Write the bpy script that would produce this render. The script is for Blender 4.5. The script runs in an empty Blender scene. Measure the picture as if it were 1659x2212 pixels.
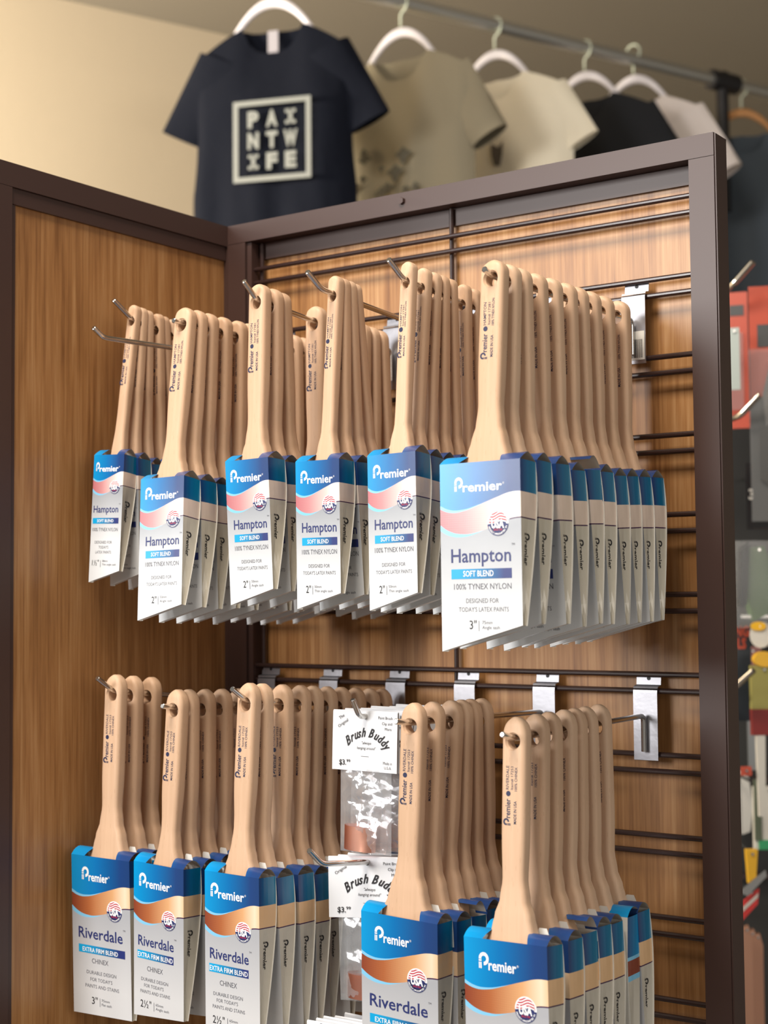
import bpy, bmesh, math, random
from mathutils import Vector, Matrix, Euler
S = bpy.context.scene
COL = S.collection
R = math.radians

# ------------------------------------------------------------------ camera
YAW, PITCH, ROLL = 0.61234, 0.05726, -0.00883
CAM = Vector((1.1538, -1.3391, 1.3923))
F_PX = 3270.83
fw = Vector((-math.sin(YAW) * math.cos(PITCH), math.cos(YAW) * math.cos(PITCH), math.sin(PITCH)))
_r = Vector((math.cos(YAW), math.sin(YAW), 0))
_u = _r.cross(fw)
rt = math.cos(ROLL) * _r + math.sin(ROLL) * _u
up = -math.sin(ROLL) * _r + math.cos(ROLL) * _u
cd = bpy.data.cameras.new('camera')
cam = bpy.data.objects.new('camera', cd)
COL.objects.link(cam)
M = Matrix((rt, up, -fw)).transposed().to_4x4()
M.translation = CAM
cam.matrix_world = M
cd.sensor_fit = 'AUTO'
cd.sensor_width = 36
cd.lens = F_PX / 2212 * 36
cd.clip_start = 0.05
cd.dof.use_dof = True
cd.dof.focus_distance = 1.38
cd.dof.aperture_fstop = cd.lens / 8.0          # a 7.5 mm wide aperture
S.camera = cam

# ------------------------------------------------------------------ light and exposure
S.view_settings.view_transform = 'Standard'
S.view_settings.look = 'None'
S.view_settings.gamma = 1
S.view_settings.exposure = 0.0
W = bpy.data.worlds.new('shop_daylight')
S.world = W
W.use_nodes = True
W.node_tree.nodes['Background'].inputs[0].default_value = (1.0, 0.95, 0.88, 1)
W.node_tree.nodes['Background'].inputs[1].default_value = 0.26


def area(name, loc, target, sx, sy, power, col):
    d = bpy.data.lights.new(name, 'AREA')
    d.shape = 'RECTANGLE'; d.size = sx; d.size_y = sy; d.energy = power; d.color = col
    o = bpy.data.objects.new(name, d); COL.objects.link(o)
    o.location = loc
    o.rotation_euler = (Vector(target) - Vector(loc)).to_track_quat('-Z', 'Y').to_euler()
    return o


area('door_light', (-2.16, -3.50, 1.86), (0.3, -0.2, 1.5), 0.42, 0.50, 17, (1.0, 0.98, 0.96))
area('shop_window_light', (-0.75, -3.60, 2.30), (0.3, -0.2, 1.5), 1.2, 1.3, 99, (1.0, 0.98, 0.96))
area('ceiling_panel_light', (0.40, -1.25, 3.15), (0.35, -0.1, 1.5), 0.9, 0.5, 55, (1.0, 0.90, 0.78))
area('right_fill_light', (4.2, -1.9, 2.0), (0.3, -0.1, 1.45), 1.6, 1.3, 30, (1.0, 0.93, 0.84))  # unseen fill added to lift the right-facing sleeve sides, not an actual window
area('wall_wash_light', (-2.7, -0.3, 2.5), (-2.3, 2.1, 2.4), 0.5, 0.5, 150, (1.0, 0.90, 0.74))


def at(px, py, depth):          # a point seen at (px, py), the given distance along the view axis
    return CAM + depth * (fw + rt * ((px - 829.5) / F_PX) - up * ((py - 1106) / F_PX))


# ------------------------------------------------------------------ materials
def mat(name, col, rough=.5, metal=0., spec=.5, **kw):
    m = bpy.data.materials.new(name); m.use_nodes = True
    b = m.node_tree.nodes['Principled BSDF']
    b.inputs['Base Color'].default_value = (*col, 1)
    b.inputs['Roughness'].default_value = rough
    b.inputs['Metallic'].default_value = metal
    b.inputs['Specular IOR Level'].default_value = spec
    for k, v in kw.items():
        b.inputs[k.replace('_', ' ')].default_value = v
    return m


class NT:
    def __init__(s, m): s.t = m.node_tree; s.b = s.t.nodes['Principled BSDF']
    def n(s, typ, **kw):
        x = s.t.nodes.new(typ)
        for k, v in kw.items(): setattr(x, k, v)
        return x
    def l(s, a, b): s.t.links.new(a, b)
    def math(s, op, a, b=None, clamp=False):
        x = s.n('ShaderNodeMath', operation=op, use_clamp=clamp)
        for i, v in enumerate((a, b)):
            if v is None: continue
            if isinstance(v, (int, float)): x.inputs[i].default_value = v
            else: s.l(v, x.inputs[i])
        return x.outputs[0]
    def mix(s, f, a, b, blend='MIX'):
        x = s.n('ShaderNodeMix', data_type='RGBA', blend_type=blend)
        if isinstance(f, (int, float)): x.inputs[0].default_value = f
        else: s.l(f, x.inputs[0])
        for i, v in ((6, a), (7, b)):
            if isinstance(v, tuple): x.inputs[i].default_value = (*v, 1)
            else: s.l(v, x.inputs[i])
        return x.outputs[2]
    def ramp(s, f, stops):
        x = s.n('ShaderNodeValToRGB'); e = x.color_ramp.elements
        while len(e) < len(stops): e.new(.5)
        for el, (p, c) in zip(e, stops): el.position = p; el.color = (*c, 1)
        s.l(f, x.inputs[0]); return x.outputs[0]
    def coord(s, scale, loc=(0, 0, 0), out='Object'):
        t = s.n('ShaderNodeTexCoord'); mp = s.n('ShaderNodeMapping')
        mp.inputs['Scale'].default_value = scale; mp.inputs['Location'].default_value = loc
        s.l(t.outputs[out], mp.inputs[0]); return mp.outputs[0]
    def noise(s, vec, scale, detail=3, rough=.55):
        x = s.n('ShaderNodeTexNoise'); x.inputs['Scale'].default_value = scale
        x.inputs['Detail'].default_value = detail; x.inputs['Roughness'].default_value = rough
        s.l(vec, x.inputs['Vector']); return x.outputs[0]
    def bump(s, h, strength, dist=.001):
        x = s.n('ShaderNodeBump'); x.inputs['Strength'].default_value = strength
        x.inputs['Distance'].default_value = dist; s.l(h, x.inputs['Height'])
        s.l(x.outputs[0], s.b.inputs['Normal'])


def laminate(name, cols, axis):
    """vertical grained wood laminate"""
    m = mat(name, cols[1], .38, spec=.55); k = NT(m)
    sc = (1, 1, .06)
    n1 = k.noise(k.coord(tuple(a * 110 for a in sc)), 1, 4, .6)
    n2 = k.noise(k.coord((420, 420, 7), (3, 1, 0)), 1, 3, .6)
    n3 = k.noise(k.coord((22, 22, .8), (9, 4, 0)), 1, 2, .5)
    v = k.math('ADD', k.math('MULTIPLY', n1, .45), k.math('ADD', k.math('MULTIPLY', n2, .3), k.math('MULTIPLY', n3, .25)))
    k.l(k.ramp(v, [(.33, cols[0]), (.5, cols[1]), (.68, cols[2])]), k.b.inputs['Base Color'])
    k.bump(n2, .05)
    return m


M_WOOD = laminate('oak_laminate', [(.17, .065, .018), (.36, .172, .060), (.52, .300, .135)], 0)
M_BROWN = mat('brown_powder_coat', (.052, .026, .021), .42, spec=.55)
k = NT(M_BROWN); k.bump(k.noise(k.coord((1, 1, 1)), 900, 2), .06, .0004)
M_WIRE = mat('brown_wire_coat', (.032, .016, .014), .26, spec=.6)
M_CHROME = mat('bright_chrome', (.62, .60, .57), .16, 1)
M_ZINC = mat('zinc_plate', (.36, .36, .39), .42, 1)
k = NT(M_ZINC)
k.bump(k.noise(k.coord((1, 1, 1)), 90, 3), .25, .0008)
M_BEECH = mat('beech_wood', (.70, .44, .27), .5, spec=.35)
k = NT(M_BEECH)
oi = k.n('ShaderNodeObjectInfo')
g1 = k.noise(k.coord((180, 180, 9)), 1, 3, .6)
vo = k.n('ShaderNodeTexVoronoi'); vo.inputs['Scale'].default_value = 1
k.l(k.coord((420, 420, 70)), vo.inputs['Vector'])
fleck = k.math('LESS_THAN', vo.outputs['Distance'], .16)
base = k.ramp(k.math('ADD', k.math('MULTIPLY', g1, .75), k.math('MULTIPLY', oi.outputs['Random'], .32)),
              [(.2, (.53, .345, .215)), (.5, (.61, .40, .26)), (.85, (.69, .48, .325))])
k.l(k.mix(k.math('MULTIPLY', fleck, .16), base, (.30, .14, .07)), k.b.inputs['Base Color'])
k.bump(g1, .05, .0005)
M_INK = mat('navy_handle_ink', (.010, .014, .060), .5)
M_BLACK = mat('black_ink', (.012, .011, .013), .5)
M_GREYINK = mat('grey_print', (.10, .10, .12), .45)
M_NAVY = mat('navy_print', (.022, .032, .145), .35)
M_WHITE = mat('white_print', (.86, .87, .88), .35)
M_RED = mat('red_print', (.50, .035, .06), .35)
M_CARD = mat('uncoated_card', (.70, .68, .63), .6)


def sleeve_material(name, band, paper):
    """printed carton: U 0..1 front, 1..1.25 right side, -0.25..0 left side; V down from the top"""
    m = mat(name, (.7, .7, .7), .22, spec=.5); k = NT(m)
    uv = k.n('ShaderNodeUVMap', uv_map='UVMap'); sp = k.n('ShaderNodeSeparateXYZ'); k.l(uv.outputs[0], sp.inputs[0])
    U, V = sp.outputs[0], sp.outputs[1]
    Uc = k.math('MULTIPLY', U, 1., True)
    un = k.math('DIVIDE', k.math('ADD', U, .25), 1.5)

    def curve(pts):
        x = k.n('ShaderNodeFloatCurve'); c = x.mapping.curves[0]
        while len(c.points) < len(pts): c.points.new(.5, .5)
        for p, q in zip(c.points, pts): p.location = q
        x.mapping.update(); k.l(Uc, x.inputs['Value']); return x.outputs[0]
    w1 = curve([(0, .34), (.12, .378), (.27, .383), (.5, .345), (.7, .298), (.87, .262), (1, .258)])
    w2 = curve([(0, .50), (.12, .555), (.3, .582), (.45, .572), (.65, .53), (.85, .478), (1, .465)])
    t1 = k.math('MAXIMUM', k.math('MULTIPLY', k.math('SUBTRACT', .55, Uc), .055), 0)
    t2 = k.math('MAXIMUM', k.math('MULTIPLY', k.math('SUBTRACT', .55, Uc), .085), 0)
    o = lambda v: (v + .25) / 1.5
    blue = k.ramp(un, [(0, (.01, .05, .17)), (o(-.1), (.0, .20, .45)), (o(0), (.0, .30, .66)), (o(.45), (.0, .15, .43)),
                       (o(.85), (.012, .05, .19)), (o(1.02), (.012, .045, .16)), (o(1.1), (.005, .12, .27)), (1, (.0, .20, .37))])
    bnd = k.ramp(un, [(0, band[0]), (o(0), band[0]), (o(.3), band[1]), (o(.7), band[2]), (o(.92), band[3]), (o(1.02), band[4]), (1, band[4])])
    # fine halftone grid in the dark end of the band
    gx = k.math('LESS_THAN', k.math('FRACT', k.math('MULTIPLY', U, 44)), .25)
    gy = k.math('LESS_THAN', k.math('FRACT', k.math('MULTIPLY', V, 55)), .25)
    g = k.math('MULTIPLY', k.math('MAXIMUM', gx, gy), k.math('MULTIPLY', k.math('SUBTRACT', .75, Uc, True), .35))
    bnd = k.mix(g, bnd, band[5])
    pap = k.ramp(k.math('MULTIPLY', V, .6), [(.32, paper[0]), (.78, paper[1])])
    sidep = k.math('MAXIMUM', k.math('GREATER_THAN', U, 1.0), k.math('LESS_THAN', U, 0))
    pap = k.mix(sidep, pap, paper[2])
    line = k.math('MULTIPLY', k.math('LESS_THAN', k.math('ABSOLUTE', k.math('SUBTRACT', V, w2)), .0055), k.math('GREATER_THAN', U, .86))
    cyan = (.22, .55, .80)
    c = k.mix(k.math('LESS_THAN', V, k.math('ADD', w2, t2)), pap, cyan)
    c = k.mix(k.math('LESS_THAN', V, w2), c, bnd)
    c = k.mix(k.math('LESS_THAN', V, k.math('ADD', w1, t1)), c, cyan)
    c = k.mix(k.math('LESS_THAN', V, w1), c, blue)
    c = k.mix(line, c, (.06, .02, .07))
    geo = k.n('ShaderNodeNewGeometry')
    c = k.mix(geo.outputs['Backfacing'], c, (.62, .57, .50))
    k.l(c, k.b.inputs['Base Color'])
    k.bump(k.noise(k.coord((1, 1, 1)), 60, 2), .05, .001)
    return m


M_HAM = sleeve_material('pink_wave_carton', [(.50, .17, .19), (.58, .27, .28), (.76, .56, .53), (.84, .82, .81), (.80, .64, .53), (.42, .06, .09)],
                        [(.33, .35, .385), (.70, .72, .74), (.60, .55, .45)])
M_RIV = sleeve_material('orange_wave_carton', [(.24, .048, .022), (.42, .13, .045), (.70, .38, .18), (.84, .68, .50), (.78, .50, .27), (.20, .05, .02)],
                        [(.40, .41, .44), (.62, .62, .63), (.57, .53, .45)])
mb = mat('blend_bar_blue', (.0, .2, .5), .3); k = NT(mb)
uv = k.n('ShaderNodeUVMap', uv_map='UVMap'); sp = k.n('ShaderNodeSeparateXYZ'); k.l(uv.outputs[0], sp.inputs[0])
k.l(k.ramp(sp.outputs[0], [(.12, (.0, .36, .70)), (.88, (.022, .035, .17))]), k.b.inputs['Base Color'])
M_BAR = mb


# ------------------------------------------------------------------ object helpers
def link(name, me, parent=None, mats=(), kind=None):
    o = bpy.data.objects.new(name, me); COL.objects.link(o)
    for m in mats: me.materials.append(m)
    if parent: o.parent = parent
    if kind: o['kind'] = kind
    return o


def thing(name, label, cat, loc=(0, 0, 0), group=None):
    o = bpy.data.objects.new(name, None); COL.objects.link(o); o.empty_display_size = .02
    o.location = loc; o['label'] = label; o['category'] = cat
    if group: o['group'] = group
    return o


def tag(o, label, cat, group=None):
    o['label'] = label; o['category'] = cat
    if group: o['group'] = group
    return o


def smooth(me, ang=.6):
    me.polygons.foreach_set('use_smooth', [True] * len(me.polygons))
    me.set_sharp_from_angle(angle=ang)


def finish(bm, name='m', sm=None, bev=0):
    if bev:
        bmesh.ops.bevel(bm, geom=[e for e in bm.edges if len(e.link_faces) == 2 and e.calc_face_angle(0) > .5], offset=bev, segments=2, affect='EDGES', profile=.6)
    bmesh.ops.recalc_face_normals(bm, faces=bm.faces)
    me = bpy.data.meshes.new(name); bm.to_mesh(me); bm.free()
    if sm: smooth(me, sm)
    return me


def box(bm, x0, x1, y0, y1, z0, z1, mi=0):
    v = [bm.verts.new((x, y, z)) for z in (z0, z1) for y in (y0, y1) for x in (x0, x1)]
    for f in ((0, 2, 3, 1), (4, 5, 7, 6), (0, 1, 5, 4), (2, 6, 7, 3), (0, 4, 6, 2), (1, 3, 7, 5)):
        bm.faces.new([v[i] for i in f]).material_index = mi
    return v


def tube(bm, pts, rad, seg=12, mi=0, cap=True, round_end=False):
    pts = [Vector(p) for p in pts]; rings = []
    rs = rad if isinstance(rad, (list, tuple)) else [rad] * len(pts)
    ref = None
    for i, p in enumerate(pts):
        d = (pts[min(i + 1, len(pts) - 1)] - pts[max(i - 1, 0)]).normalized()
        if ref is None:
            ref = Vector((0, 0, 1)) if abs(d.z) < .9 else Vector((1, 0, 0))
        a = (ref - d * ref.dot(d)).normalized(); b = d.cross(a); ref = a
        rings.append([bm.verts.new(p + rs[i] * (math.cos(t) * a + math.sin(t) * b)) for t in [2 * math.pi * j / seg for j in range(seg)]])
    for A, B in zip(rings, rings[1:]):
        for j in range(seg):
            bm.faces.new((A[j], A[(j + 1) % seg], B[(j + 1) % seg], B[j])).material_index = mi
    if cap:
        bm.faces.new(rings[0][::-1]).material_index = mi; bm.faces.new(rings[-1]).material_index = mi


def arc_pts(pts, r=.006, n=5):
    """round the corners of a polyline"""
    pts = [Vector(p) for p in pts]; out = [pts[0]]
    for a, b, c in zip(pts, pts[1:], pts[2:]):
        d1 = (a - b).normalized(); d2 = (c - b).normalized()
        p, q = b + d1 * min(r, (a - b).length * .45), b + d2 * min(r, (c - b).length * .45)
        for i in range(n + 1):
            t = i / n; out.append((1 - t) ** 2 * p + 2 * t * (1 - t) * b + t * t * q)
    return out + [pts[-1]]


# ------------------------------------------------------------------ lettering
_tc = {}


def glyphs(s, bold=0., shear=0., res=2, spacing=1.):
    key = (s, bold, shear, res, spacing)
    if key in _tc: return _tc[key]
    c = bpy.data.curves.new('t', 'FONT'); c.body = s; c.size = 1; c.offset = bold; c.shear = shear
    c.resolution_u = res; c.fill_mode = 'BOTH' if False else 'FRONT'; c.space_character = spacing
    o = bpy.data.objects.new('t', c); COL.objects.link(o)
    dg = bpy.context.evaluated_depsgraph_get(); dg.update()
    me = bpy.data.meshes.new_from_object(o.evaluated_get(dg))
    vs = [(v.co.x, v.co.y) for v in me.vertices]; fs = [tuple(p.vertices) for p in me.polygons]
    bpy.data.objects.remove(o); bpy.data.curves.remove(c); bpy.data.meshes.remove(me)
    _tc[key] = (vs, fs); return _tc[key]


CAPH = max(v[1] for v in glyphs('H')[0])


def text_flat(s, x, y, cap, width=None, align='L', bold=0., shear=0., res=2):
    """verts (x right, y up) with baseline-left at x, y; cap height and total width in metres"""
    vs, fs = glyphs(s, bold, shear, res)
    if not vs: return [], []
    mn = min(v[0] for v in vs); mx = max(v[0] for v in vs)
    sy = cap / CAPH; sx = width / (mx - mn) if width else sy
    W_ = (mx - mn) * sx
    x0 = x - (W_ / 2 if align == 'C' else 0)
    return [(x0 + (v[0] - mn) * sx, y + v[1] * sy) for v in vs], fs


def plant(bm, vf, mapping, mi):
    vs, fs = vf
    bv = [bm.verts.new(mapping(x, y)) for x, y in vs]
    for f in fs:
        try: bm.faces.new([bv[i] for i in f]).material_index = mi
        except ValueError: pass


def poly(pts): return pts, [tuple(range(len(pts)))]


def p_logo(x, y, h, w):
    """the arched P mark: baseline-left at x, y"""
    out = []
    n = 14
    cx, cy = x + w * .52, y + h * .60
    ro, ri = h * .40, h * .20
    sx = w / (h * .92)
    A = [(cx + ro * math.cos(a) * sx, cy + ro * math.sin(a)) for a in [math.pi - i * (math.pi * 1.5) / n for i in range(n + 1)]]
    B = [(cx + ri * math.cos(a) * sx, cy + ri * .92 * math.sin(a)) for a in [math.pi - i * (math.pi * 1.5) / n for i in range(n + 1)]]
    vs = A + B; fs = [(i, i + 1, n + 2 + i, n + 1 + i) for i in range(n)]
    out.append((vs, fs))
    xl, xr = cx - ro * sx, cx - ri * sx * .9
    th = (xr - xl)
    out.append(poly([(xl, cy - h * .03), (xr, cy - h * .03), (xr, cy - h * .005), (xl, cy - h * .005)]))
    out.append(poly([(xl, cy - h * .16), (xr, cy - h * .16), (xr, cy - h * .07), (xl, cy - h * .07)]))
    out.append(poly([(xl, y), (xl + th * .36, y), (xl + th * .36, cy - h * .22), (xl, cy - h * .22)]))
    out.append(poly([(xl + th * .55, y), (xr, y), (xr, cy - h * .22), (xl + th * .55, cy - h * .22)]))
    return out


# ------------------------------------------------------------------ brush classes (metres)
#      sleeve width, right height, left height, vertical print scale, thickness, handle width, handle thickness, hole r, flare at sleeve top
CL = {
    'h15': dict(fi=.0105, w=.0403, Hr=.117, Hl=.129, vs=.68, T=.019, hw=.0122, ht=.0112, hr=.0042, L=.1425, fl=[(0, .0085), (.03, .0064)], m='H'),
    'h2': dict(fi=.0155, w=.0549, Hr=.122, Hl=.136, vs=.82, T=.0235, hw=.0215, ht=.0135, hr=.0056, L=.1535, fl=[(0, .0188), (.010, .0152), (.020, .0118), (.036, .0100)], m='H'),
    't2': dict(fi=.0125, w=.0539, Hr=.1202, Hl=.1348, vs=.82, T=.0205, hw=.0140, ht=.0115, hr=.0042, L=.1545, fl=[(0, .0148), (.012, .0108), (.028, .0074)], m='H'),
    'h3': dict(fi=.0205, w=.0796, Hr=.132, Hl=.1533, vs=1.0, T=.0225, hw=.0232, ht=.0135, hr=.0060, L=.1544, fl=[(0, .0242), (.010, .0192), (.020, .0162), (.032, .0126), (.048, .0110)], m='H'),
    'r3': dict(fi=.0215, w=.0796, Hr=.1541, Hl=.1563, vs=1.0, T=.0235, hw=.0228, ht=.0140, hr=.0060, L=.1605, fl=[(0, .0248), (.010, .0200), (.020, .0175), (.034, .0128), (.050, .0106)], m='R'),
    'r25': dict(fi=.0170, w=.0664, Hr=.1425, Hl=.1477, vs=.98, T=.0235, hw=.0222, ht=.0140, hr=.0060, L=.1510, fl=[(0, .0182), (.010, .0145), (.022, .0112), (.036, .0096)], m='R'),
}


def lerp_tab(tab, x):
    if x <= tab[0][0]: return tab[0][1]
    for (a, b), (c, d) in zip(tab, tab[1:]):
        if x <= c:
            t = (x - a) / (c - a); t = t * t * (3 - 2 * t); return b + (d - b) * t
    return tab[-1][1]


def handle_mesh(key):
    c = CL[key]; hw, ht, L = c['hw'] / 2, c['ht'] / 2, c['L']
    top = {'h15': -.0182, 'h2': -.0190, 't2': -.0203, 'h3': -.0168}.get(key, -.0203)
    R0 = hw * (1.05 if c['m'] == 'H' else 1.45)
    ss = [top + R0 * (1 - math.cos(a)) for a in [R(7 + 83 * i / 9) for i in range(10)]]
    prof = [(s, hw * max(.16, math.sqrt(max(0, 1 - ((R0 - (s - top)) / R0) ** 2)))) for s in ss]
    fl = [(L - d, wd) for d, wd in c['fl']][::-1]
    wasp = [(ss[-1], hw), (L * .45, hw), (fl[0][0], fl[0][1])]
    z = ss[-1] + .008
    while z < fl[0][0]:
        prof.append((z, lerp_tab(wasp, z))); z += .010
    zz = fl[0][0]
    while zz < L + .022:
        prof.append((zz, lerp_tab(fl + [(L + .022, fl[-1][1] + (c['w'] * .40 - fl[-1][1]) * .7)], zz))); zz += .0045
    bm = bmesh.new(); rings = []
    for s, a in prof:
        b = ht * (1 if a >= hw * .8 or s > 0 else max(.42, (a / hw / .8) ** .5))
        if s > 0: b = ht * (1 - .12 * math.exp(-((s - (L - .045)) / .02) ** 2))
        rc = min(ht * .62, a * .8, b * .95)
        ring = []
        for qx, qy, a0 in ((1, -1, -90), (1, 1, 0), (-1, 1, 90), (-1, -1, 180)):
            for j in range(5):
                t = R(a0 + 90 * j / 4)
                ring.append(bm.verts.new((qx * (a - rc) + rc * math.cos(t), qy * (b - rc) + rc * math.sin(t), -s)))
        rings.append(ring)
    N = len(rings[0])
    for A, B in zip(rings, rings[1:]):
        for j in range(N): bm.faces.new((A[j], A[(j + 1) % N], B[(j + 1) % N], B[j]))
    bm.faces.new(rings[0]); bm.faces.new(rings[-1][::-1])
    me = finish(bm, 'handle')
    o = bpy.data.objects.new('tmp', me); COL.objects.link(o)
    cb = bmesh.new(); tube(cb, [(0, -.02, 0), (0, -ht - .0002, 0), (0, -ht + .0022, 0), (0, ht - .0022, 0), (0, ht + .0002, 0), (0, .02, 0)],
                           [c['hr'] + .0016, c['hr'] + .0016, c['hr'], c['hr'], c['hr'] + .0016, c['hr'] + .0016], 28)
    co = bpy.data.objects.new('tmpc', finish(cb)); COL.objects.link(co)
    md = o.modifiers.new('b', 'BOOLEAN'); md.object = co; md.operation = 'DIFFERENCE'; md.solver = 'EXACT'
    dg = bpy.context.evaluated_depsgraph_get(); dg.update()
    me2 = bpy.data.meshes.new_from_object(o.evaluated_get(dg))
    bpy.data.objects.remove(o); bpy.data.objects.remove(co)
    smooth(me2, .55)
    bm = bmesh.new(); bm.from_mesh(me2)
    for f in bm.faces: f.smooth = True
    n0 = len(bm.verts)
    kx = 1.0 if c['hw'] > .02 else .62
    yf = -ht - .00012
    mp = lambda x, y: (x, yf, y)
    # text runs up the handle; letter tops face -x
    def col(s, bot, length, xb, cap, bold):
        vs, fs = text_flat(s, 0, 0, cap, length, bold=bold)
        plant(bm, ([(xb - y, b0 + (bot + x - b0) * .94) for x, y in vs], fs), mp, 1)
    H = c['m'] == 'H'
    bot = b0 = -.0682
    for vs, fs in p_logo(0, 0, .0064 * kx + .0008, .0066):
        plant(bm, ([(-.0012 * kx + .0004 - y, bot + x) for x, y in vs], fs), mp, 1)
    col('remier', bot + .0069, .0165, -.0014 * kx, .0048 * (kx * .5 + .5), .018)
    circ = [(-.0034 * kx + .0022 * math.cos(t), bot + .0261 + .0022 * math.sin(t)) for t in [2 * math.pi * i / 14 for i in range(14)]]
    plant(bm, poly(circ), mp, 1)
    col('HAMPTON' if H else 'RIVERDALE', bot + .0312, .0205, -.0030 * kx, .0027 * kx, .006)
    col('Item# 17381' if H else 'Item# 17253', bot + .0312, .0200, .0012 * kx, .0024 * kx, 0)
    col('100% TYNEX NYLON' if H else '100% CHINEX', bot + .030, .0245 if H else .0205, .0050 * kx, .0024 * kx, .008)
    col('MADE IN USA', bot + .002, .0195, .0046 * kx, .0026 * kx, .014)
    me3 = bpy.data.meshes.new('handle_' + key); bm.to_mesh(me3); bm.free()
    me3.set_sharp_from_angle(angle=.55)
    me3.materials.append(M_BEECH); me3.materials.append(M_INK)
    return me3


TEXTS = {  # (string, x as mm from the left edge, baseline mm from the top, cap mm, width mm, material, boldness)
    'h3': [('Hampton', 10.5, 81, 10.8, 59, 4, .012), ('SOFT BLEND', 22.5, 92.6, 4.6, 30, 1, .012), ('100% TYNEX NYLON', 13, 103, 4.6, 56.5, 3, 0),
           ('DESIGNED FOR', 25, 114, 3.6, 32, 3, -.004), ("TODAY'S LATEX PAINTS", 17.5, 121, 3.6, 49, 3, -.004), ('3"', 28, 135, 6.8, 7, 5, .004),
           ('|', 37, 134.5, 6.2, .5, 3, 0), ('75mm', 40.5, 131, 2.6, 10, 3, 0), ('Angle sash', 40.5, 135, 2.6, 17, 3, 0)],
    'h2': [('Hampton', 8.3, 65, 8.6, 42, 4, .012), ('SOFT BLEND', 15.5, 75.4, 3.7, 25, 1, .012), ('100% TYNEX NYLON', 8.5, 85, 4.2, 42, 3, 0),
           ('DESIGNED FOR', 16.5, 97.2, 3.1, 25.5, 3, -.004), ("TODAY'S LATEX PAINTS", 10.5, 103.5, 3.1, 38.5, 3, -.004), ('2"', 17.5, 120, 6.2, 6, 5, .004),
           ('|', 25.5, 119.5, 5.8, .5, 3, 0), ('50mm', 28, 115.5, 2.2, 8.5, 3, 0), ('Angle sash', 28, 119.3, 2.2, 15, 3, 0)],
    't2': [('Hampton', 7.3, 65, 8.6, 42.5, 4, .012), ('SOFT BLEND', 14, 75.4, 3.7, 26, 1, .012), ('100% TYNEX NYLON', 7, 85, 4.2, 43, 3, 0),
           ('DESIGNED FOR', 15, 97.2, 3.1, 26, 3, -.004), ("TODAY'S LATEX PAINTS", 8, 103.5, 3.1, 40, 3, -.004), ('2"', 11.5, 120, 6.4, 6, 5, .004),
           ('|', 19.5, 119.5, 5.8, .5, 3, 0), ('50mm', 22, 115.5, 2.2, 8.5, 3, 0), ('Thin angle sash', 22, 119.3, 2.2, 22, 3, 0)],
    'h15': [('Hampton', 2.5, 58.5, 6.8, 33, 4, .012), ('SOFT BLEND', 8, 68.4, 2.9, 22, 1, .012), ('100% TYNEX NYLON', 2, 77.5, 3.5, 34, 3, 0),
            ('DESIGNED FOR', 6, 90, 2.8, 23, 3, -.004), ("TODAY'S", 11.5, 95, 2.8, 13, 3, -.004), ('LATEX PAINTS', 7.5, 100, 2.8, 21, 3, -.004),
            ('1½"', 3.6, 112, 5.4, 9, 5, .004), ('|', 14.6, 112, 5.2, .5, 3, 0), ('38mm', 17, 108.3, 1.9, 7.5, 3, 0), ('Thin angle sash', 17, 111.8, 1.9, 18.5, 3, 0)],
    'r3': [('Riverdale', 8.6, 81, 10.4, 60.5, 4, .012), ('EXTRA FIRM BLEND', 14, 94.2, 4.2, 48.5, 1, .012), ('CHINEX', 26.5, 104.8, 4.6, 22.5, 3, 0),
           ('DURABLE DESIGN', 19, 115.8, 3.4, 40.5, 3, -.004), ("FOR TODAY'S", 24, 122.5, 3.4, 30, 3, -.004), ('PAINTS AND STAINS', 17, 129.2, 3.4, 46, 3, -.004),
           ('3"', 25.5, 145, 6.8, 8, 5, .004), ('|', 36.5, 144.5, 6.2, .5, 3, 0), ('75mm', 39, 141.2, 2.4, 11, 3, 0), ('Flat sash', 39, 145.2, 2.4, 13.5, 3, 0)],
    'r25': [('Riverdale', 6, 79.5, 9.4, 47.5, 4, .012), ('EXTRA FIRM BLEND', 5.8, 90.6, 4.4, 46.5, 1, .012), ('CHINEX', 18, 103, 4.6, 21, 3, 0),
            ('DURABLE DESIGN', 10, 113, 3.2, 36, 3, -.004), ("FOR TODAY'S", 14, 118.7, 3.2, 26, 3, -.004), ('PAINTS AND STAINS', 9, 124.8, 3.2, 39.5, 3, -.004),
            ('2½"', 9, 138.5, 6.8, 14.5, 5, .004), ('|', 27, 138, 6.2, .5, 3, 0), ('65mm', 29.5, 134.6, 2.4, 10, 3, 0), ('Angle sash', 29.5, 138.4, 2.4, 17.5, 3, 0)],
}
BARS = {'h3': (10.5, 70, 86.5, 94.5), 'h2': (8.5, 51, 70, 77), 't2': (7.3, 50.5, 70, 77), 'h15': (2, 36.5, 64, 69.8), 'r3': (8.5, 72, 87.8, 95.6), 'r25': (5, 53.2, 84.4, 92)}
BADGE = {'h3': (57.5, 50.5, 10.3), 'h2': (42.5, 40.5, 8.7), 't2': (41.5, 40.5, 8.7), 'h15': (29.5, 33, 6.9), 'r3': (58.5, 51, 10.3), 'r25': (47, 51, 9.4)}
LOGO = {'h3': (14, 22.5, 11.5, 62), 'h2': (5.5, 19.5, 11.5, 46), 't2': (5.5, 19.5, 11.5, 46), 'h15': (3, 15.8, 9, 33.5), 'r3': (13.5, 23, 13, 50.5), 'r25': (6.5, 22.3, 13, 48.5)}


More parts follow.
